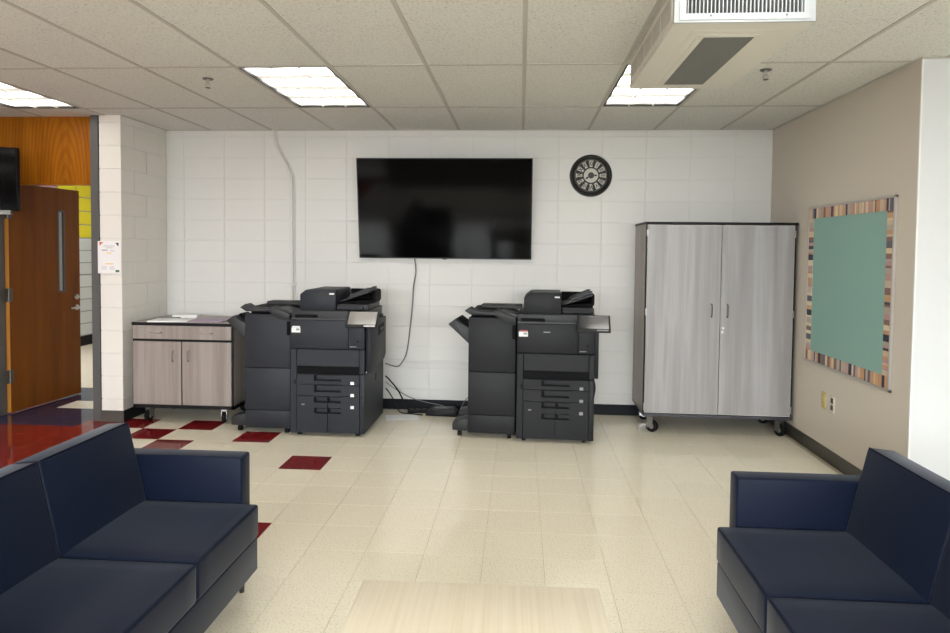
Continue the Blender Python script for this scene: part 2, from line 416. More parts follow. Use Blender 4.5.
# ------------------------------------------------------------------ doorway and hallway
XJ0, XJ1 = -4.78, -4.70
struct(bx('trim_2', 'jamb_grey', (-3.785, YP+.0, 0, -3.712, YP+.22, HC), bev=.003), 'dark grey steel door jamb against the block wall end', 'trim')
struct(bx('trim_3', 'jamb_grey', (XJ0, YP, 0, XJ1, YP+.14, HC), bev=.003), 'dark grey steel door jamb at the photo edge', 'trim')
struct(bx('trim_4', 'oak_panel', (XJ1, YP+.07, 2.115, -3.80, YP+.11, HC+.02)), 'orange oak veneer transom panel above the open door', 'trim')
struct(bx('trim_5', 'oak_panel', (XJ1, YP+.05, 2.10, -3.80, YP+.13, 2.116)), 'slim door head under the oak panel', 'trim')
struct(bx('wall_door_side', 'rear_paint', (XMIN, YP+.02, 0, XJ0, YP+.14, HC+.1)), 'wall beside the doorway', 'wall')
HXW, YM = -6.8, 9.42
struct(bx('wall_hall_near', 'rear_paint', (XPL+.03, D+.1, 0, XPL+.13, 15, 3.0)), 'hallway wall behind the block wall', 'wall')
hw = struct(MB().box(HXW-.1, YP+.2, 0, HXW-.004, YM, 3.0).build('wall_hall_mauve', 'mauve_paint'), 'mauve painted stretch of hallway wall', 'wall')
hw2 = struct(MB().box(HXW-.1, YM, 0, HXW-.004, 15, 3.0).build('wall_hall_left', 'grout'), 'hallway wall with glazed white tiles below and yellow paint above', 'wall')
zt = .155
hb = {}
def hblock(mtl, y0, y1, z0, z1):
    key = (mtl, round(z1-z0, 3))
    if key not in hb:
        a, b = (y1-y0)/2-.008, (z1-z0)/2-.008
        hb[key] = MB().box(-.02, -a, -b, .002, a, b, bev=.002).mesh('block', mtl)
    link('block', hb[key], hw2, (HXW, (y0+y1)/2, (z0+z1)/2))
for k in range(12):
    y0 = YM+.01+k*.4064
    for n in range(8): hblock('glazed_tile', y0, y0+.4064, zt+n*.19, zt+(n+1)*.19)
    for n in range(6): hblock('yellow_paint', y0, y0+.4064, zt+8*.19+n*.21, zt+8*.19+(n+1)*.21)
struct(bx('baseboard_hall', 'base_vinyl', (HXW, YP+.3, 0, HXW+.012, 15, .15)), 'dark baseboard along the hallway', 'baseboard')
struct(bx('wall_hall_end', 'rear_paint', (XMIN, 15, 0, XPL+.13, 15.1, 3.0)), 'wall closing the hallway', 'wall')
struct(bx('ceiling_hall', 'ceiling_tile', (XMIN, YP+.15, 2.95, XPL+.13, 15, 3.05)), 'hallway ceiling', 'ceiling')
# door leaf, hinged on the left jamb and swung into the hallway
dr = empty('door_1', (-4.69, 5.82, 0), math.radians(86.0))
struct(dr, 'brown wooden classroom door standing open into the hallway', 'door')
DW, DH = .895, 2.13
lf = MB()
wx0, wx1, wz0, wz1 = .60, .675, 1.10, 1.90
lf.box(0, -.022, .012, wx0, .022, DH, bev=.002); lf.box(wx1, -.022, .012, DW, .022, DH, bev=.002)
lf.box(wx0, -.022, .012, wx1, .022, wz0); lf.box(wx0, -.022, wz1, wx1, .022, DH)
lf.build('door_leaf', 'door_wood', dr)
bx('door_edge', 'door_edge', (-.004, -.021, .014, .001, .021, DH-.002), dr)
g = bx('window_pane', 'door_glass_glare', (wx0, -.006, wz0, wx1, .006, wz1), dr); g['label'] = 'narrow vertical vision panel'
vf = MB()
for b in ((wx0-.012, wz0-.012, wx0+.006, wz1+.012), (wx1-.006, wz0-.012, wx1+.012, wz1+.012), (wx0, wz0-.012, wx1, wz0+.006), (wx0, wz1-.006, wx1, wz1+.012)):
    vf.box(b[0], -.027, b[1], b[2], .027, b[3])
vf.build('window_frame', 'dark_steel', dr)
h = MB().cyl((.835, -.03, .92), 'y', .028, .018).cyl((.835, -.05, .92), 'y', .011, .04).box(.72, -.072, .908, .848, -.056, .93, bev=.006, seg=2).build('lever_handle', 'steel', dr)
MB().cyl((.835, -.03, 1.03), 'y', .026, .016).cyl((.835, -.042, 1.03), 'y', .014, .02).build('deadbolt', 'steel', dr)
for z in (.35, 1.10, 1.86):
    MB().cyl((-.012, -.028, z), 'z', .011, .13, 12).box(-.05, -.024, z-.06, .035, -.0215, z+.06).build('hinge', 'dark_steel', dr)
# ------------------------------------------------------------------ ceiling lamps
def lamp(k, r, label):
    x0, x1 = X0+k*T+.012, X0+(k+1)*T-.012; y0, y1 = YA-r*2*T+.012, YA-(r-1)*2*T-.012
    t = empty('ceiling_lamp', ((x0+x1)/2, (y0+y1)/2, HC)); tag(t, label, 'ceiling lamp', 'recessed fluorescent ceiling lamps')
    w, l = (x1-x0)/2, (y1-y0)/2
    fr = MB(); e = .016
    for b in ((-w, -l, -w+e, l), (w-e, -l, w, l), (-w, -l, w, -l+e), (-w, l-.006, w, l)): fr.box(b[0], b[1], .0, b[2], b[3], .012)
    fr.build('frame', 'lamp_frame', t)
    a = (2*w-2*e)/3
    for i in range(3):
        u0 = -w+e+i*a+.002; mb = MB(); b = mb.bm; N, Mx = 32, 6; grid = []
        for jj in range(N+1):
            grid.append([b.verts.new((u0+(a-.004)*q/Mx, -l+e+(2*l-e-.008)*jj/N, .014+.003*math.sin(math.pi*q/Mx)-.002*math.cos(jj/N*2*math.pi*4))) for q in range(Mx+1)])
        for jj in range(N):
            for q in range(Mx): b.faces.new((grid[jj][q], grid[jj+1][q], grid[jj+1][q+1], grid[jj][q+1]))
        mb.build('lens', 'lamp_lens', t)
    for i in (1, 2): bx('divider', 'lens_rib', (-w+e+i*a-.003, -l+e, .0, -w+e+i*a+.003, l-.008, .01), t)
    bx('housing', 'lens_rib', (-w, -l, .028, w, l, .04), t)
    return t
for r in LIGHT_ROWS:
    for k in LIGHT_COLS:
        if k == 5 and r == 1: continue
        lab = {(-7, 1): 'lit fluorescent lamp in the ceiling near the doorway', (-3, 1): 'lit fluorescent lamp in the ceiling left of the television',
               (1, 1): 'lit fluorescent lamp half hidden behind the hanging air unit'}.get((k, r), 'lit fluorescent ceiling lamp out of view overhead')
        lamp(k, r, lab)
hl = empty('hallway_fill_lamp', (-5.3, 8.6, 2.949)); tag(hl, 'unseen ceiling lamp added to brighten the hallway beyond the door', 'ceiling lamp')  # added fill lamp, out of view, to light the hallway walls and floor
bx('frame', 'lens_rib', (-.3, -1.2, -.04, .3, 1.2, 0), hl, bev=.005); bx('lens', 'hall_fill_lens', (-.27, -1.15, -.05, .27, 1.15, -.04), hl)

# ------------------------------------------------------------------ sofas
def puffed(x0, y0, z0, x1, y1, z1, bev, crown, name, material, parent):
    """rounded box cushion with a soft crowned top"""
    b = bmesh.new(); bmesh.ops.create_cube(b, size=1)
    for v in b.verts: v.co = Vector(((x0+x1)/2+v.co.x*(x1-x0), (y0+y1)/2+v.co.y*(y1-y0), (z0+z1)/2+v.co.z*(z1-z0)))
    bmesh.ops.bevel(b, geom=b.edges[:], offset=bev, segments=3, profile=.5, affect='EDGES')
    bmesh.ops.subdivide_edges(b, edges=[e for e in b.edges if e.calc_length() > .15], cuts=6, use_grid_fill=True)
    for v in b.verts:
        u, w = (v.co.x-x0)/(x1-x0)*2-1, (v.co.y-y0)/(y1-y0)*2-1
        if v.co.z > z1-bev*1.5: v.co.z += crown*max(0, 1-u**4)*max(0, 1-w**4)
    return MB().add(b).build(name, material, parent)
def sofa(xf, s, yi, label):
    """front edge at xf facing s (+1 = towards +x), far arm's inner face at y = yi"""
    t = empty('sofa', (xf, yi, 0)); tag(t, label, 'sofa')
    t.rotation_euler = (0, 0, 0)
    def X(u): return -s*u
    def B(u0, u1): return min(X(u0), X(u1)), max(X(u0), X(u1))
    CWD = .572; N = 3; L = CWD*N
    a, b = B(.006, .70); MB().box(a, -L, .12, b, 0, .268, bev=.008, seg=2).build('base', 'navy_vinyl', t)
    for k in range(N):
        a, b = B(0, .60)
        c = puffed(a, -(k+1)*CWD+.002, .272, b, -k*CWD-.002, .418, .014, .008, 'seat_cushion', 'navy_vinyl', t)
        y0, y1 = -(k+1)*CWD+.012, -k*CWD-.012
        MB().tube([(X(.006), y0, .412), (X(.006), y1, .412)], .0035, 6).build('piping', 'navy_piping', c)
        poly = [(X(.515), .40), (X(.598), .770), (X(.705), .760), (X(.70), .27), (X(.53), .27)]
        bc = MB(); bb = bmesh.new()
        vs = [[bb.verts.new((u, w, z)) for (u, z) in poly] for w in (-(k+1)*CWD+.002, -k*CWD-.002)]
        n = len(poly); bb.faces.new(vs[0]); bb.faces.new(vs[1][::-1])
        for i in range(n): bb.faces.new((vs[0][i], vs[1][i], vs[1][(i+1) % n], vs[0][(i+1) % n]))
        bmesh.ops.recalc_face_normals(bb, faces=bb.faces[:])
        bmesh.ops.bevel(bb, geom=bb.edges[:], offset=.012, segments=3, profile=.5, affect='EDGES')
        bc = bc.add(bb).build('back_cushion', 'navy_vinyl', t)
        MB().tube([(X(.601), y0, .768), (X(.601), y1, .768)], .0035, 6).build('piping', 'navy_piping', bc)
    a, b = B(.70, .735); MB().box(a, -L, .12, b, 0, .74, bev=.008, seg=2).build('back_panel', 'navy_vinyl', t)
    for y0, y1 in ((0.001, .103), (-L-.103, -L-.001)):
        a, b = B(.082, .735); ar = MB().box(a, y0, .12, b, y1, .622, bev=.012, seg=3).build('arm', 'navy_vinyl', t)
        yy = y0+.006 if y0 > -.5 else y1-.006
        MB().tube([(X(.088), y0+.010, .14), (X(.088), y0+.010, .612), (X(.60), y0+.010, .6185)], .003, 6).build('piping', 'navy_piping', ar)
    for u in (.08, .64):
        for y in (.02, -L-.02):
            MB().cyl((X(u+.01), y, .06), 'z', .011, .12, 14, .016).build('foot', 'dark_steel', t)
    return t
sofa(-1.152, 1, 2.88, 'navy vinyl sofa facing right on the left side of the table')
sofa(.832, -1, 2.828, 'navy vinyl sofa facing left beside the beige wall')

# ------------------------------------------------------------------ coffee table
ct = empty('coffee_table', (-.125, 2.245, 0), math.radians(1.0)); tag(ct, 'low cream woodgrain coffee table between the two sofas', 'table')
bx('table_top', 'table_laminate', (-.403, -1.22, .39, .403, 0, .42), ct, bev=.003, seg=2)
bx('edge_band', 'table_laminate', (-.404, -1.221, .393, .404, .001, .417), ct)
for x in (-.36, .30):
    for y in (-1.17, -.11): bx('leg', 'jamb_grey', (x, y, 0, x+.06, y+.06, .39), ct, bev=.004)
bx('apron', 'jamb_grey', (-.33, -.09, .33, .33, -.07, .39), ct); bx('apron', 'jamb_grey', (-.33, -1.15, .33, .33, -1.13, .39), ct)

# ------------------------------------------------------------------ cabinets
def caster(parent, x, y, htop, r=.045, turn=0):
    c = empty_part('caster', parent, (x, y, 0), turn)
    return c
def caster(parent, x, y, htop, r=.05, turn=0):
    M = Matrix.Translation((x, y, 0)) @ Matrix.Rotation(turn, 4, 'Z')
    mb = MB()
    mb.box(-.035, -.035, htop-.006, .035, .035, htop, mtx=M)
    mb.box(-.024, -.02, r-.012, -.020, .035, htop-.006, mtx=M); mb.box(.020, -.02, r-.012, .024, .035, htop-.006, mtx=M)
    mb.box(-.024, -.02, htop-.028, .024, .035, htop-.006, mtx=M)
    ca = mb.build('caster', 'chrome', parent)
    w = MB().cyl((0, 0, 0), 'x', r, .034, 24, bev=.006); bm2 = w.bm; bm2.transform(M @ Matrix.Translation((0, -.005, r)))
    w.build('wheel', 'rubber', ca)
    w = MB().cyl((0, 0, 0), 'x', r*.45, .0365, 16); w.bm.transform(M @ Matrix.Translation((0, -.005, r))); w.build('wheel_hub', 'chrome', ca)
def pull(parent, x, z, y, vertical=True, L=.09, m='brushed'):
    if vertical: pts = [(x, y, z-L/2), (x, y-.028, z-L/2+.008), (x, y-.032, z), (x, y-.028, z+L/2-.008), (x, y, z+L/2)]
    else: pts = [(x-L/2, y, z), (x-L/2+.008, y-.028, z), (x, y-.032, z-.004), (x+L/2-.008, y-.028, z), (x+L/2, y, z)]
    return MB().tube(smooth_path(pts, 5), .0045, 8).build('handle', m, parent)
# low cabinet
lc = empty('low_cabinet', (-3.413, 5.655, 0)); tag(lc, 'low woodgrain storage cabinet on casters in the left corner', 'cabinet')
LW, LD = .916, .64
bx('top', 'low_laminate', (.004, .004, .872, LW-.004, LD-.004, .8945), lc)
tb = MB()
for b in ((0, 0, LW, .02), (0, LD-.02, LW, LD), (0, .02, .02, LD-.02), (LW-.02, .02, LW, LD-.02)): tb.box(b[0], b[1], .868, b[2], b[3], .8935, bev=.002)
tb.build('top_edge', 'edge_black', lc)
bx('side_panel', 'side_laminate', (0, .022, .135, .019, LD, .868), lc); bx('side_panel', 'side_laminate', (LW-.019, .022, .135, LW, LD, .868), lc)
for x in (0, LW-.019): bx('edge_band', 'edge_black', (x, .018, .135, x+.019, .022, .868), lc)
bx('bottom', 'edge_black', (0, .018, .132, LW, LD, .165), lc); bx('back_panel', 'side_laminate', (.019, LD-.012, .165, LW-.019, LD-.002, .868), lc)
bx('divider', 'edge_black', (.019, .022, .718, LW-.019, .06, .755), lc)
dw = bx('drawer', 'low_laminate', (.012, 0, .748, LW-.014, .018, .866), lc, bev=.0015); pull(dw, .225, .806, 0, False, .10); pull(dw, .685, .806, 0, False, .10)
d1 = bx('door', 'low_laminate', (.012, 0, .168, .449, .018, .727), lc, bev=.0015); pull(d1, .378, .60, 0)
d2 = bx('door', 'low_laminate', (.461, 0, .168, LW-.014, .018, .727), lc, bev=.0015); pull(d2, .52, .60, 0)
for x in (.10, LW-.12):
    for y in (.10, LD-.1): caster(lc, x, y, .132, .045, random.uniform(-.6, .6))
# papers on it
def sheet(name, material, x, y, z, w, l, rz, label, th=.003, n=1, grp=None):
    t = MB()
    for i in range(n): t.box(-w/2+.002*i, -l/2, i*th, w/2+.002*i, l/2, (i+1)*th-.0004)
    o = t.build(name, material); o.location = (x, y, z); o.rotation_euler = (0, 0, rz); return tag(o, label, 'paper', grp)
zt = .895
sheet('paper_stack', 'paper_white', -3.12, 5.79, zt, .34, .22, .12, 'white paper sheets on the low cabinet', .004, 3)
sheet('purple_folder', 'paper_purple', -2.79, 5.84, zt, .32, .23, -.06, 'flat purple folder on the low cabinet', .004, 2)
sheet('leaflet', 'paper_purple', -2.60, 5.98, zt, .12, .25, -.25, 'small purple leaflet at the right end of the low cabinet', .006, 2)
sheet('notepad', 'paper_white', -3.15, 6.12, zt, .22, .14, .2, 'small white notepad at the back of the low cabinet', .012, 2)
sheet('grey_pouch', 'label_grey', -3.24, 5.98, zt, .16, .10, .1, 'flat grey pouch left of the white paper sheets', .012)
# tall cabinet
tc = empty('tall_cabinet', (1.058, 5.77, 0), math.radians(-1.0)); tag(tc, 'tall grey woodgrain two-door cabinet on casters in the right corner', 'cabinet')
TW, TD, Z0, Z1 = 1.235, .60, .165, 1.815; mid = .625
bx('side_panel', 'side_laminate', (0, .024, Z0, .02, TD, Z1-.02), tc); bx('side_panel', 'side_laminate', (TW-.02, .024, Z0, TW, TD, Z1-.02), tc)
for x in (0, TW-.02): bx('edge_band', 'edge_black', (x, .019, Z0, x+.02, .024, Z1-.02), tc)
bx('top', 'edge_black', (-.006, -.004, Z1-.02, TW+.006, TD, Z1), tc, bev=.002)
bx('bottom', 'carcass_dark', (0, -.002, Z0-.01, TW, TD, Z0+.016), tc, bev=.002)
bx('door_stop', 'edge_black', (mid-.03, .019, Z0+.016, mid+.03, .03, Z1-.02), tc); bx('back_panel', 'side_laminate', (.02, TD-.012, Z0+.02, TW-.02, TD-.002, Z1-.022), tc)
for (x0, x1, hx) in ((.014, mid-.0055, mid-.075), (mid+.0055, TW-.022, mid+.055)):
    d_ = bx('door', 'grey_laminate', (x0, 0, Z0+.024, x1, .018, Z1-.028), tc, bev=.0012)
    ed = MB()
    for b in ((x0, Z0+.021, x1, Z0+.024), (x0, Z1-.028, x1, Z1-.025)): ed.box(b[0], 0, b[1], b[2], .018, b[3])
    ed.box(x0-.0015, 0, Z0+.021, x0, .018, Z1-.025); ed.box(x1, 0, Z0+.021, x1+.0015, .018, Z1-.025)
    ed.build('edge_band', 'edge_light', d_)
    pull(d_, hx, 1.07, 0, True, .11, 'handle_dark')
    hxx = x0 if x0 < .1 else x1
    sgn = -1 if x0 < .1 else 1
    for z in (.24, 1.05, 1.72): bx('hinge', 'chrome', (hxx-.012 if sgn < 0 else hxx-.004, -.006, z-.03, hxx+.004 if sgn < 0 else hxx+.012, .002, z+.03), d_, bev=.002)
    if x0 > .1: MB().cyl((mid+.025, -.006, .925), 'y', .010, .014, 14).box(mid+.012, -.003, .88, mid+.03, .001, .90).build('lock', 'steel', d_)
for x in (.09, TW-.07):
    for y in (.085, TD-.09): caster(tc, x, y, Z0-.01, .052, (1.0 if x < .2 else .5)+(0 if y < .2 else .4))

# ------------------------------------------------------------------ copiers
def copier(loc, rz, label, is_left, lit):
    t = empty('copier', loc, rz); tag(t, label, 'copier')
    G, K, Bk, Md = ('copier_grey' if is_left else 'copier_charcoal'), 'copier_dark', 'copier_black', 'copier_mid'
    W_, DP = .622, .765
    bx('main_body', Bk, (.006, .024, .03, W_-.006, DP, .965), t, bev=.006)
    side = MB().box(W_-.008, .03, .03, W_, DP-.01, .53, bev=.003).build('side_panel', G, t)
    bx('latch', Bk, (W_-.001, .40, .40, W_+.002, .45, .46), side)
    bx('left_panel', G, (0, .03, .03, .008, DP-.01, .96), t)
    bx('front_stile', G, (0, 0, .03, .052, .03, .728), t, bev=.003)
    bx('front_stile', G, (.582, 0, .03, W_, .03, .522), t, bev=.006, seg=2)
    uc = bx('upper_cover', G, (0, -.004, .735, .486, .03, .968), t, bev=.004, seg=2)
    ur = bx('upper_cover', G, (.489, -.004, .735, W_-.003, .03, .968), t, bev=.004, seg=2)
    MB().cyl((.565, -.005, .80), 'y', .008, .004, 12).build('button', Bk, ur); bx('model_mark', 'label_grey', (.50, -.0052, .752, .555, -.004, .758), ur)
    bx('label', 'label_white', (.012, -.0052, .865, .085, -.0038, .905), uc); bx('label_stripe', 'label_red' if not is_left else 'label_white', (.018, -.0054, .906, .082, -.0038, .918), uc)
    bx('label_print', 'label_grey', (.05, -.0056, .882, .078, -.005, .898), uc)
    if not is_left: bx('maker_mark', 'label_grey', (.21, -.0052, .90, .265, -.0038, .908), uc)
    bx('mid_cover', G, (.055, 0, .588, .575, .03, .728), t, bev=.003)
    bx('mid_cover', G, (.578, 0, .528, W_, .03, .728), t, bev=.004)
    bx('paper_slot', Bk, (.055, .012, .53, .578, .03, .588), t)
    def drawer(x0, x1, z0, z1, notches):
        mb = MB(); n0, n1 = notches[0][0], notches[0][1]
        mb.box(x0, 0, z0, n0, .022, z1); 
        if n1 < x1: mb.box(n1, 0, z0, x1, .022, z1)
        zz = z1
        for (_, _, a, b) in notches:
            if zz-b > .002: mb.box(n0, 0, b, n1, .022, zz)
            zz = a
        mb.box(n0, 0, z0, n1, .022, zz)
        o = mb.build('drawer', G, t)
        for (_, _, a, b) in notches:
            bx('handle_recess', Bk, (n0, .016, a, n1, .024, b), o)
            bx('handle_lip', G, (n0+.022, .001, a+(.016 if b-a > .046 else .012), n1, .012, b-.004), o)
        return o
    def gauge(o, z):
        bx('paper_gauge', 'white_plastic' if is_left else 'label_grey', (.505, -.0015, z-.013, .535, .0, z+.013), o, bev=.0006)  # white on the left gauges is a reflection painted as plain colour
    o = drawer(.055, .579, .438, .519, [(.20, .425, .466, .517)]); gauge(o, .452)
    bx('latch', Bk, (.030, -.002, .438, .046, .002, .475), o)
    o = drawer(.055, .579, .342, .434, [(.20, .425, .374, .432)]); gauge(o, .352)
    o = drawer(.055, .312, .035, .338, [(.20, .312, .286, .334), (.20, .312, .196, .242)]); bx('mark', 'label_grey', (.095, -.0012, .262, .12, .0, .274), o)
    o = drawer(.316, .579, .035, .338, [(.316, .425, .286, .334), (.316, .425, .196, .242)]); gauge(o, .252)
    MB().cyl((.602, -.001, .338), 'y', .006, .003, 10).build('screw', Bk, t)
    # scanner deck and document feeder
    sc = MB().box(-.002, .03, .966, W_+.006, .66, 1.045, bev=.008, seg=2).build('scanner', K, t)
    bx('grip_recess', Bk, (.03, .024, .985, .22, .034, 1.012), sc, bev=.003)
    bx('front_band', Md, (0, .022, .97, .47, .031, .982), sc)
    fd = MB().prism([(.046, 1.035), (.352, 1.035), (.352, 1.212), (.095, 1.212), (.046, 1.174)], 'y', .10, .60, bev=.008, seg=2).build('document_feeder', G, t)
    bx('feeder_mark', 'label_white', (.298, .0988, 1.174, .338, .1, 1.186), fd)
    bx('feeder_top', K, (.12, .14, 1.2105, .345, .56, 1.216), fd, bev=.002)
    ft = MB().box(.36, .115, 1.047, .618, .60, 1.092, bev=.006, seg=2).build('feeder_tray', K, t)
    bx('tray_rim', G, (.362, .10, 1.050, .585, .118, 1.085), ft, bev=.003)
    MB().prism([(.36, 1.115), (.372, 1.108), (.612, 1.188), (.620, 1.206), (.600, 1.204)], 'y', .20, .56, bev=.002).build('input_tray', Md if False else K, ft)
    for y in (.24, .50): MB().prism([(.42, 1.140), (.60, 1.206), (.612, 1.228), (.585, 1.228), (.44, 1.165)], 'y', y, y+.018).build('paper_guide', K, ft)
    bx('feeder_back', Bk, (.36, .565, 1.09, .62, .60, 1.20), ft, bev=.004)
    MB().prism([(.36, 1.088), (.62, 1.088), (.635, 1.11), (.635, 1.19), (.622, 1.205), (.610, 1.19), (.610, 1.12), (.36, 1.10)], 'y', .33, .58, bev=.003).build('tray_end', Bk, ft)
    # side paper unit
    su = MB().prism([(.06, .525), (.64, .56), (.70, .60), (.70, .945), (.06, .96)], 'x', W_-.004, W_+.034, bev=.006, seg=2).build('side_unit', G, t)
    hr = MB().prism([(.36, .80), (.60, .83), (.60, .90), (.36, .885)], 'x', W_+.030, W_+.0355).build('side_handle', Bk, su)
    MB().prism([(.42, .835), (.54, .85), (.54, .87), (.42, .86)], 'x', W_+.034, W_+.045, bev=.002).build('side_grip', Md, su)
    MB().cyl((W_+.002, .06, .535), 'x', .006, .006, 10).build('pin', 'white_plastic', su)
    # tilted touch panel
    a = math.radians(47)
    M = Matrix.Translation((.610, -.015, .982)) @ Matrix.Rotation(a-math.pi/2, 4, 'X')
    cp = MB().box(-.133, -.010, -.084, .128, .010, .080, bev=.005, seg=2, mtx=M).build('control_panel', K, t)
    MB().box(-.116, -.0125, -.058, .114, -.009, .070, mtx=M).build('touch_screen', 'panel_glass_glare' if is_left else 'panel_glass', cp)  # paler left screen is a painted reflection, not a lit display
    MB().box(.02, -.0125, -.078, .11, -.009, -.067, mtx=M).build('key_row', 'white_plastic' if is_left else 'label_grey', cp)
    MB().box(.50, .0, .955, .64, .05, .985).build('panel_arm', K, t)
    # finisher
    fx0, fx1, fy0, fy1 = -.402, -.014, .038, .64
    bx('finisher_core', Bk, (fx0+.004, fy0+.02, .05, fx1-.002, fy1, 1.005), t, bev=.004)
    bx('finisher_cover', G, (fx0, fy0, .56, fx1, fy0+.03, 1.008), t, bev=.005, seg=2)
    bx('finisher_cover', G, (fx0, fy0, .203, fx1, fy0+.03, .556), t, bev=.005, seg=2)
    bx('finisher_plinth', G, (fx0, fy0+.004, .05, fx1, fy0+.03, .199), t, bev=.004, seg=2)
    bx('finisher_side', G, (fx0-.002, fy0+.03, .05, fx0+.008, fy1, 1.0), t)
    bx('finisher_latch', Bk, (fx1-.03, fy0-.002, .835, fx1, fy0+.01, .95), t, bev=.002)
    bx('joint_gap', Bk, (fx1-.004, .09, .05, .002, .6, .98), t)
    top = MB().prism([(-.436, 1.062), (-.39, 1.092), (-.335, 1.062), (-.205, 1.055), (-.165, 1.078), (-.012, 1.012), (-.022, .968), (-.10, .966), (-.19, 1.03), (-.385, 1.03)], 'y', fy0-.02, fy0+.10, bev=.004, seg=2).build('finisher_top', K, t)
    MB().prism([(-.39, 1.004), (-.39, 1.062), (-.20, 1.062), (-.02, 1.03), (-.014, 1.004)], 'y', fy0+.10, fy1-.02, bev=.004).build('output_tray', Bk, t)
    MB().prism([(-.15, 1.05), (-.13, 1.064), (.03, 1.018), (.03, 1.004), (-.02, 1.01)], 'y', fy0+.02, fy0+.30, bev=.003).build('output_chute', Md, t)
    bx('output_rail', K, (-.33, fy0+.30, 1.060, .02, fy0+.46, 1.092), t, bev=.006)
    st = MB().prism([(-.578, .944), (-.512, .988), (-.470, .955), (-.392, .915), (-.392, .775)], 'y', fy0+.03, fy0+.36, bev=.006, seg=2).build('side_tray', K, t)
    MB().prism([(-.53, .974), (-.49, 1.0), (-.41, .945), (-.41, .925), (-.47, .955)], 'y', fy0+.12, fy0+.28, bev=.003).build('tray_flap', Bk, st)
    for y in (fy0+.03, fy0+.40):
        ft2 = MB().prism([(-.392, .055), (-.392, .165), (-.525, .135), (-.535, .11), (-.535, .06)], 'y', y, y+.14, bev=.006, seg=2).build('stabiliser_foot', K, t)
        MB().cyl((-.48, y+.06, .024), 'x', .024, .03, 18).box(-.485, y+.03, .04, -.475, y+.09, .058).build('foot_caster', 'rubber', ft2)
    for x in (.06, .55):
        for y in (.06, .68): MB().cyl((x, y, .016), 'x', .016, .03, 14).build('caster_wheel', 'rubber', t)
    MB().cyl((-.06, fy0+.06, .025), 'x', .025, .03, 16).build('caster_wheel', 'rubber', t)
    return t
copier((-1.890, 5.390, 0), 0, 'dark slate office copier with tray gauges painted with a white reflection beside the low cabinet', True, True)
copier((-.020, 5.412, 0), math.radians(-2.2), 'black office copier with red-edged sticker, nearer the tall cabinet', False, False)

# ------------------------------------------------------------------ television
tv = empty('television', (-.7275, 6.381, 1.473)); tag(tv, 'large black flat-screen television tilted forward on the block wall', 'television')
tilt = math.atan2(.15, .94); M = Matrix.Rotation(tilt, 4, 'X'); w, hgt = .826, .95
MB().box(-w+.006, -.004, .008, w-.006, .004, hgt-.006, mtx=M).build('screen', 'tv_screen', tv)
bz = MB()
for b in ((-w, 0, -w+.007, hgt), (w-.007, 0, w, hgt), (-w, 0, w, .009), (-w, hgt-.007, w, hgt)): bz.box(b[0], -.007, b[1], b[2], .025, b[3], mtx=M)
bz.build('bezel', 'tv_bezel', tv)
bk_ = MB().box(-w+.002, .005, .002, w-.002, .026, hgt-.002, mtx=M).box(-w*.75, .025, .06, w*.75, .036, hgt*.6, bev=.004, mtx=M).build('back_housing', 'tv_back', tv)
bx('sensor', 'tv_bezel', (-.02, -.01, -.008, .02, .012, .001), tv)
MB().prism([(.040, .30), (.040, .60), (-.03, .58), (-.005, .30)], 'x', -.2, -.16).prism([(.040, .30), (.040, .60), (-.03, .58), (-.005, .30)], 'x', .16, .2).box(-.3, .030, .28, .3, .0415, .62).build('wall_bracket', 'dark_steel', tv)
cb = [(-1.021, 6.405, 1.468), (-1.018, 6.40, 1.44), (-1.008, 6.40, 1.34), (-1.030, 6.40, 1.2), (-1.038, 6.40, 1.05), (-1.055, 6.40, .85), (-1.085, 6.398, .60), (-1.115, 6.39, .50), (-1.165, 6.37, .432), (-1.22, 6.33, .44), (-1.27, 6.25, .475)]
tag(MB().tube(smooth_path(cb, 6), .006, 8).build('television_cable', 'cable_grey'), 'grey cable hanging from the television down the wall', 'cable')

# ------------------------------------------------------------------ clock
ck = empty('wall_clock', (.648, D-.002, 2.272)); ck.scale = (.96, 1, .96); tag(ck, 'round black wall clock with cream Roman numeral plaques', 'clock')
MB().lathe([(0, 0), (.198, 0), (.198, .02)] , (0, 0, 0), 'y', 48).build('back_plate', 'clock_face', ck)
MB().lathe([(.165, .0), (.165, .022), (.172, .034), (.186, .04), (.199, .034), (.206, .018), (.206, 0), (.165, 0)], (0, 0, 0), 'y', 56).build('rim', 'clock_black', ck)
MB().lathe([(.150, .02), (.150, .024), (.158, .024), (.158, .02), (.150, .02)], (0, 0, 0), 'y', 48).build('outer_ring', 'clock_ring', ck)
MB().lathe([(0, .02), (.078, .02), (.078, .025), (0, .025)], (0, 0, 0), 'y', 40).build('centre_ring', 'clock_black', ck)
MB().lathe([(0, .024), (.070, .024), (.070, .028), (0, .028)], (0, 0, 0), 'y', 40).build('centre_disc', 'clock_cream', ck)
def text_mesh(body, size):
    c = bpy.data.curves.new('t', 'FONT'); c.body = body; c.size = size; c.align_x = 'CENTER'; c.align_y = 'CENTER'; c.extrude = .0012; c.offset = .0012; c.resolution_u = 2
    o = bpy.data.objects.new('t', c); COL.objects.link(o); bpy.context.view_layer.update()
    me = bpy.data.meshes.new_from_object(o.evaluated_get(bpy.context.evaluated_depsgraph_get()))
    bpy.data.objects.remove(o); bpy.data.curves.remove(c); return me
ROM = ['XII', 'I', 'II', 'III', 'IIII', 'V', 'VI', 'VII', 'VIII', 'IX', 'X', 'XI']
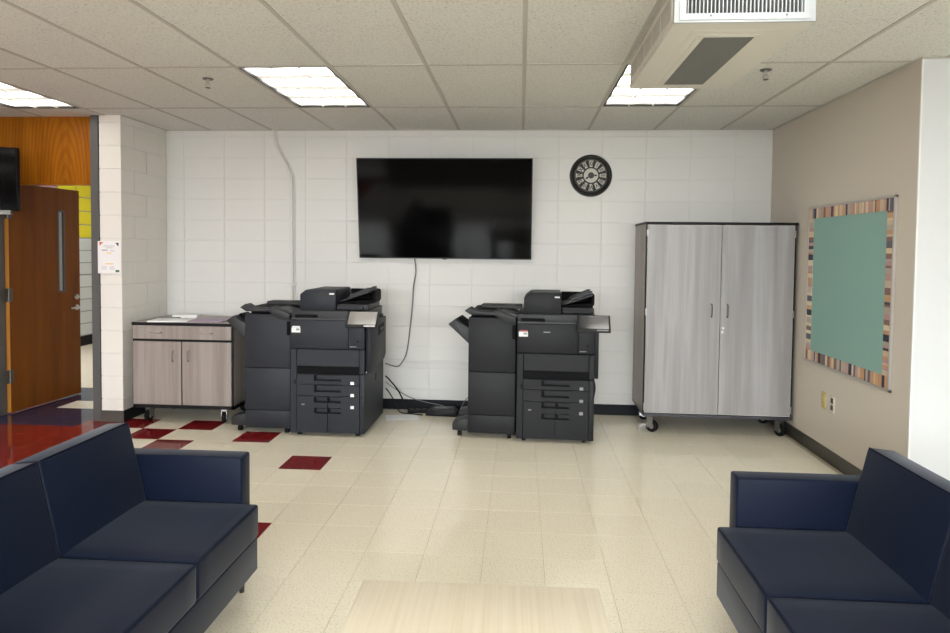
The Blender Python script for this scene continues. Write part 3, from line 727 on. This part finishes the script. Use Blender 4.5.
for i, rn in enumerate(ROM):
    a = -i*math.pi/6
    M = Matrix.Rotation(-a, 4, 'Y')
    pl = MB().prism([(-.013, .084), (.013, .084), (.022, .146), (-.022, .146)], 'y', -.027, -.020, bev=.002, mtx=M).build('numeral_plaque', 'clock_cream', ck)
    me = text_mesh(rn, .060)
    me.transform(M @ Matrix.Translation((0, -.0282, .114)) @ Matrix.Rotation(math.pi/2, 4, 'X') @ Matrix.Diagonal((.5 if len(rn) > 2 else .75, 1, 1, 1)))
    me.materials.clear(); me.materials.append(MATS['clock_black']); link('numeral', me, pl)
def hand(name, ang, L, wd, y):
    M = Matrix.Rotation(math.radians(ang), 4, 'Y')
    MB().prism([(-wd, -.02), (wd, -.02), (wd*.7, L*.55), (wd*1.7, L*.68), (0, L), (-wd*1.7, L*.68), (-wd*.7, L*.55)], 'y', y, y+.002, mtx=M).build(name, 'clock_black', ck)
hand('hour_hand', 238, .066, .007, -.033); hand('minute_hand', 90, .062, .006, -.036)
MB().cyl((0, -.034, 0), 'y', .030, .010, 24).build('hub', 'clock_black', ck)

# ------------------------------------------------------------------ bulletin board
Y0, Y1, Z0b, Z1b = 4.310, 5.564, .70, 1.930
bb = empty('bulletin_board', (XR-.0005, (Y0+Y1)/2, Z0b)); tag(bb, 'teal bulletin board with striped border on the beige wall', 'bulletin board')
hl_, hh_ = (Y1-Y0)/2, Z1b-Z0b
fr = MB(); e = .016
for (a, b, c, d_) in ((-hl_, 0, -hl_+e, hh_), (hl_-e, 0, hl_, hh_), (-hl_, 0, hl_, e), (-hl_, hh_-e, hl_, hh_)): fr.box(-.020, a, b, 0, c, d_, bev=.002)
fr.build('frame', 'alu', bb)
bx('board', 'board_teal', (-.010, -hl_+e, e, -.001, hl_-e, hh_-e), bb)
bw = .078; sid = 0
smz = {}
def stripe(cy, cz, w, h):
    global sid
    k = (sid*7+random.randrange(3)) % len(STRIPES); sid += 1
    key = (k, round(w, 4), round(h, 4))
    if key not in smz: smz[key] = MB().box(-.0135, -w/2, -h/2, -.0095, w/2, h/2).mesh('border_stripe', 'stripe%d' % k, False)
    link('border_stripe', smz[key], bb, (0, cy, cz))
def run(a, b):
    out = []; p = a
    while p < b-.004:
        w = random.choice((.016, .026, .034, .045)); w = min(w, b-p); out.append((p, p+w)); p += w
    return out
for (a, b) in run(-hl_+e, hl_-e):
    stripe((a+b)/2, hh_-e-bw/2, b-a, bw); 
for (a, b) in run(-hl_+e, hl_-e): stripe((a+b)/2, e+bw/2, b-a, bw)
for (a, b) in run(e+bw, hh_-e-bw): stripe(-hl_+e+bw/2, (a+b)/2, bw, b-a)
for (a, b) in run(e+bw, hh_-e-bw): stripe(hl_-e-bw/2, (a+b)/2, bw, b-a)

# ------------------------------------------------------------------ wall plates
def plate(y, z, label, m1, m2, pm):
    t = empty('wall_outlet', (XR-.0005, y, z)); tag(t, label, 'outlet', 'wall outlets under the bulletin board')
    bx('cover_plate', pm, (-.006, -.038, -.062, 0, .038, .062), t, bev=.003, seg=2)
    for s in (-1, 1): bx('socket', m1, (-.009, -.018, s*.026-.018, -.005, .018, s*.026+.018), t, bev=.003)
    MB().cyl((-.007, 0, 0), 'x', .004, .004, 8).build('screw', 'steel', t)
plate(5.228, .447, 'yellowed wall outlet plate under the bulletin board', 'outlet_yellow', 'outlet_brown', 'outlet_yellow')
plate(5.085, .447, 'pale wall plate with dark sockets under the bulletin board', 'outlet_brown', 'outlet_brown', 'outlet_plate')

# ------------------------------------------------------------------ ceiling-hung air unit
ux0, ux1, uy0, uy1, uz0 = .637, 1.210, 2.925, 4.095, 2.53
au = empty('air_unit', ((ux0+ux1)/2, (uy0+uy1)/2, uz0)); tag(au, 'beige boxy air unit hanging from the ceiling with white grille', 'air unit')
hw_, hd_, hz_ = (ux1-ux0)/2, (uy1-uy0)/2, HC-uz0
bx('housing', 'unit_beige', (-hw_, -hd_+.012, 0, hw_, hd_, hz_+.003), au, bev=.003)
bp_ = bx('bottom_panel', 'unit_beige', (-hw_+.10, -hd_+.10, -.0015, hw_-.08, hd_-.04, .001), au)
gf = MB(); g0, g1, k0, k1 = -.115, .105, -.395, .46
for b in ((g0-.03, k0-.03, g0, k1+.03), (g1, k0-.03, g1+.03, k1+.03), (g0, k0-.03, g1, k0), (g0, k1, g1, k1+.03)): gf.box(b[0], b[1], -.004, b[2], b[3], -.001)
rg = gf.build('return_frame', 'unit_beige', au)
bx('grille_back', 'grille_dark', (g0, k0, -.0025, g1, k1, -.0015), rg)
lat = MB(); n = 26
for i in range(n+1):
    x = g0+(g1-g0)*i/n; lat.box(x-.0012, k0, -.0050, x+.0012, k1, -.0030)
n = 90
for i in range(n+1):
    y = k0+(k1-k0)*i/n; lat.box(g0, y-.0014, -.0045, g1, y+.0014, -.0026)
o = lat.build('lattice', 'grille_grey', rg, False); o['kind'] = 'stuff'
ff = MB(); q = .045
for b in ((-hw_-.004, 0, -hw_+.03, hz_), (hw_-.03, 0, hw_+.002, hz_), (-hw_+.03, 0, hw_-.03, .024), (-hw_+.03, hz_-.02, hw_-.03, hz_)): ff.box(b[0], -hd_-.004, b[1], b[2], -hd_+.012, b[3])
sg = ff.build('supply_frame', 'unit_white', au)
ffi = MB()
for b in ((-hw_+.018, .010, -hw_+q, hz_-.01), (hw_-q, .010, hw_-.018, hz_-.01), (-hw_+q, .010, hw_-q, .036), (-hw_+q, hz_-.025, hw_-q, hz_-.01)): ffi.box(b[0], -hd_-.008, b[1], b[2], -hd_+.006, b[3])
ffi.build('supply_inner_frame', 'unit_white', sg)
bx('grille_back', 'grille_dark', (-hw_+q, -hd_+.008, .03, hw_-q, -hd_+.0125, hz_-.015), sg)
n = 30; sm = MB().box(-.0016, -.008, .036, .0016, .004, hz_-.02).mesh('vane', 'unit_white', False)
for i in range(n):
    link('vane', sm, sg, (-hw_+q+(2*hw_-2*q)*(i+.5)/n, -hd_+.004, 0))
for x in (-.14, .17): MB().cyl((x, -hd_-.009, .026), 'y', .004, .004, 8).build('screw', 'dark_steel', sg)
sp = bx('side_panel', 'unit_beige', (-hw_-.004, -hd_+.05, .025, -hw_+.001, hd_-.03, hz_-.02), au, bev=.001)
for i in range(5): bx('louvre_panel', 'grid_metal', (-hw_-.006, -hd_+.09+i*.205, .045, -hw_-.003, -hd_+.27+i*.205, hz_-.045), sp)

# ------------------------------------------------------------------ sprinklers
def sprinkler(x, y, label):
    t = empty('sprinkler', (x, y, HC)); tag(t, label, 'sprinkler', 'ceiling sprinkler heads')
    MB().lathe([(0, -.004), (.034, -.004), (.036, 0.002), (0, .002)], (0, 0, 0), 'z', 24).build('escutcheon', 'dark_steel', t)
    MB().cyl((0, 0, -.018), 'z', .009, .03, 12).build('stem', 'steel', t)
    MB().tube([(-.012, 0, -.03), (-.014, 0, -.045), (0, 0, -.058)], .003, 6).tube([(.012, 0, -.03), (.014, 0, -.045), (0, 0, -.058)], .003, 6).build('yoke', 'steel', t)
    MB().cyl((0, 0, -.06), 'z', .017, .003, 16).build('deflector', 'dark_steel', t)
sprinkler(-2.138, 4.464, 'small sprinkler head in the ceiling left of the long lamp')
sprinkler(1.509, 4.338, 'small sprinkler head in the ceiling beside the air unit')

# ------------------------------------------------------------------ conduit, raceway, cables, floor bits
cp_ = smooth_path([(-2.416, D-.016, HC), (-2.405, D-.016, 2.62), (-2.375, D-.016, 2.52), (-2.29, D-.016, 2.38), (-2.25, D-.016, 2.29), (-2.236, D-.016, 2.2), (-2.232, D-.016, 1.8), (-2.226, D-.016, 1.1), (-2.226, D-.016, .2)], 6)
cdt = empty('conduit', (0, 0, 0)); tag(cdt, 'white painted conduit running down the block wall from the ceiling', 'conduit')
MB().tube(cp_, .0125, 10).build('pipe', 'conduit_paint', cdt)
MB().tube([(p.x+.026, p.y+.006, p.z) for p in cp_], .006, 8).build('cable', 'conduit_paint', cdt)
for z in (1.2,): bx('strap', 'conduit_paint', (-2.265, D-.030, z-.012, -2.19, D-.0008, z+.012), cdt, bev=.002)
rc = empty('raceway', (-.95, D-.0005, .478)); tag(rc, 'white surface raceway along the wall between the copiers', 'raceway')
bx('channel', 'conduit_paint', (-.40, -.022, -.012, .75, 0, .012), rc, bev=.003); bx('end_cap', 'conduit_paint', (-.41, -.024, -.014, -.395, 0, .014), rc)
sheet('loose_paper', 'paper_white', -1.08, 6.10, .0005, .30, .20, .25, 'white sheet of paper lying on the floor by the cables', .002)
ps = empty('power_adapter', (-.72, 6.24, 0), math.radians(-4)); tag(ps, 'black power box lying on the floor between the copiers', 'power box')
MB().prism([(-.15, 0), (.15, 0), (.15, .045), (.10, .075), (-.11, .06), (-.15, .03)], 'y', -.07, .07, bev=.006, seg=2).build('box', 'edge_black', ps)
bx('vent', 'carcass_dark', (-.08, -.05, .064, .06, .05, .073), ps, bev=.003)
bx('plug', 'rubber', (.15, -.02, .008, .19, .02, .035), ps, bev=.004)
pst = empty('power_strip', (-.96, 6.30, 0), math.radians(6)); tag(pst, 'small black power strip on the floor beside the loose paper', 'power strip')
bx('body', 'rubber', (-.10, -.03, 0, .10, .03, .035), pst, bev=.005, seg=2)
for x in (-.06, 0, .06): bx('socket', 'carcass_dark', (x-.02, -.02, .034, x+.02, .02, .038), pst)
def cable(pts, r, label, m='cable_black'):
    tag(MB().tube(smooth_path(pts, 7), r, 8).build('power_cable', m), label, 'cable', 'cables between the copiers')
cable([(-1.262, 6.22, .36), (-1.22, 6.2, .33), (-1.15, 6.26, .22), (-1.10, 6.30, .10), (-1.07, 6.31, .03), (-1.0, 6.33, .04)], .007, 'black cable dropping from the slate copier to the power strip')
cable([(-1.262, 6.23, .24), (-1.23, 6.22, .21), (-1.17, 6.25, .10), (-1.12, 6.22, .02), (-1.0, 6.21, .008), (-.90, 6.18, .008)], .006, 'low black cable curling onto the floor behind the slate copier')
cable([(-1.262, 6.24, .30), (-1.20, 6.28, .24), (-1.05, 6.33, .14), (-.9, 6.36, .09), (-.75, 6.37, .06), (-.60, 6.36, .02), (-.52, 6.3, .01)], .004, 'thin grey cable looping to the power box', 'cable_grey')
cable([(-.55, 6.23, .05), (-.52, 6.26, .12), (-.48, 6.24, .17), (-.40, 6.18, .19)], .004, 'thin cable rising from the power box to the black copier', 'cable_grey')
cable([(.648, 6.24, .40), (.668, 6.24, .40), (.70, 6.24, .31), (.69, 6.25, .2), (.66, 6.27, .08), (.60, 6.29, .012), (.50, 6.30, .010)], .009, 'black cable looping beside the black copier')

# ------------------------------------------------------------------ hallway screen and notice
mo = empty('wall_monitor', (-4.232, 5.40, 1.85), math.radians(22)); tag(mo, 'small black monitor hung beside the doorway', 'monitor')
MB().box(-.72, -.03, 0, 0, .03, .525, bev=.004).build('housing', 'copier_black', mo); bx('screen', 'tv_screen', (-.705, -.0325, .02, -.015, -.0295, .505), mo)
bx('bracket', 'dark_steel', (-.20, -.02, -.035, -.06, .05, .0), mo); MB().box(-.52, .02, .2, -.42, .09, .34).box(-.50, .09, .24, -.44, .46, .30).build('arm', 'dark_steel', mo)
sgn = empty('notice', (-3.612, YP-.0095, 1.318)); tag(sgn, 'white paper notice taped to the block wall end by the door', 'notice')
w2, h2 = .106, .285
bx('sheet', 'paper_sign', (-w2, 0, 0, w2, .0006, h2), sgn)
def ink(m, pts, name='print'): MB().prism(pts, 'y', -.0006, 0).build(name, m, sgn)
def rect(m, a, b, c, d_): ink(m, [(a, b), (c, b), (c, d_), (a, d_)])
ink('ink_red', [(-.09, .275), (-.05, .275), (-.072, .262), (-.088, .24)]); ink('ink_teal', [(.055, .268), (.085, .272), (.085, .238)])
rect('ink_green', .055, .012, .09, .032)
for z, a, b, c in ((.242, -.05, .05, 'ink_light'), (.226, -.03, .03, 'ink_light'), (.205, -.07, -.015, 'ink_grey'), (.200, .01, .05, 'ink_light'), (.18, -.025, .02, 'ink_yellow'), (.085, -.035, .035, 'ink_yellow')): rect(c, a, z-.004, b, z+.004)
for z in (.062, .053, .044, .035):
    rect('ink_light', -.075, z-.002, -.025, z+.002); rect('ink_light', .0, z-.002, .045, z+.002)
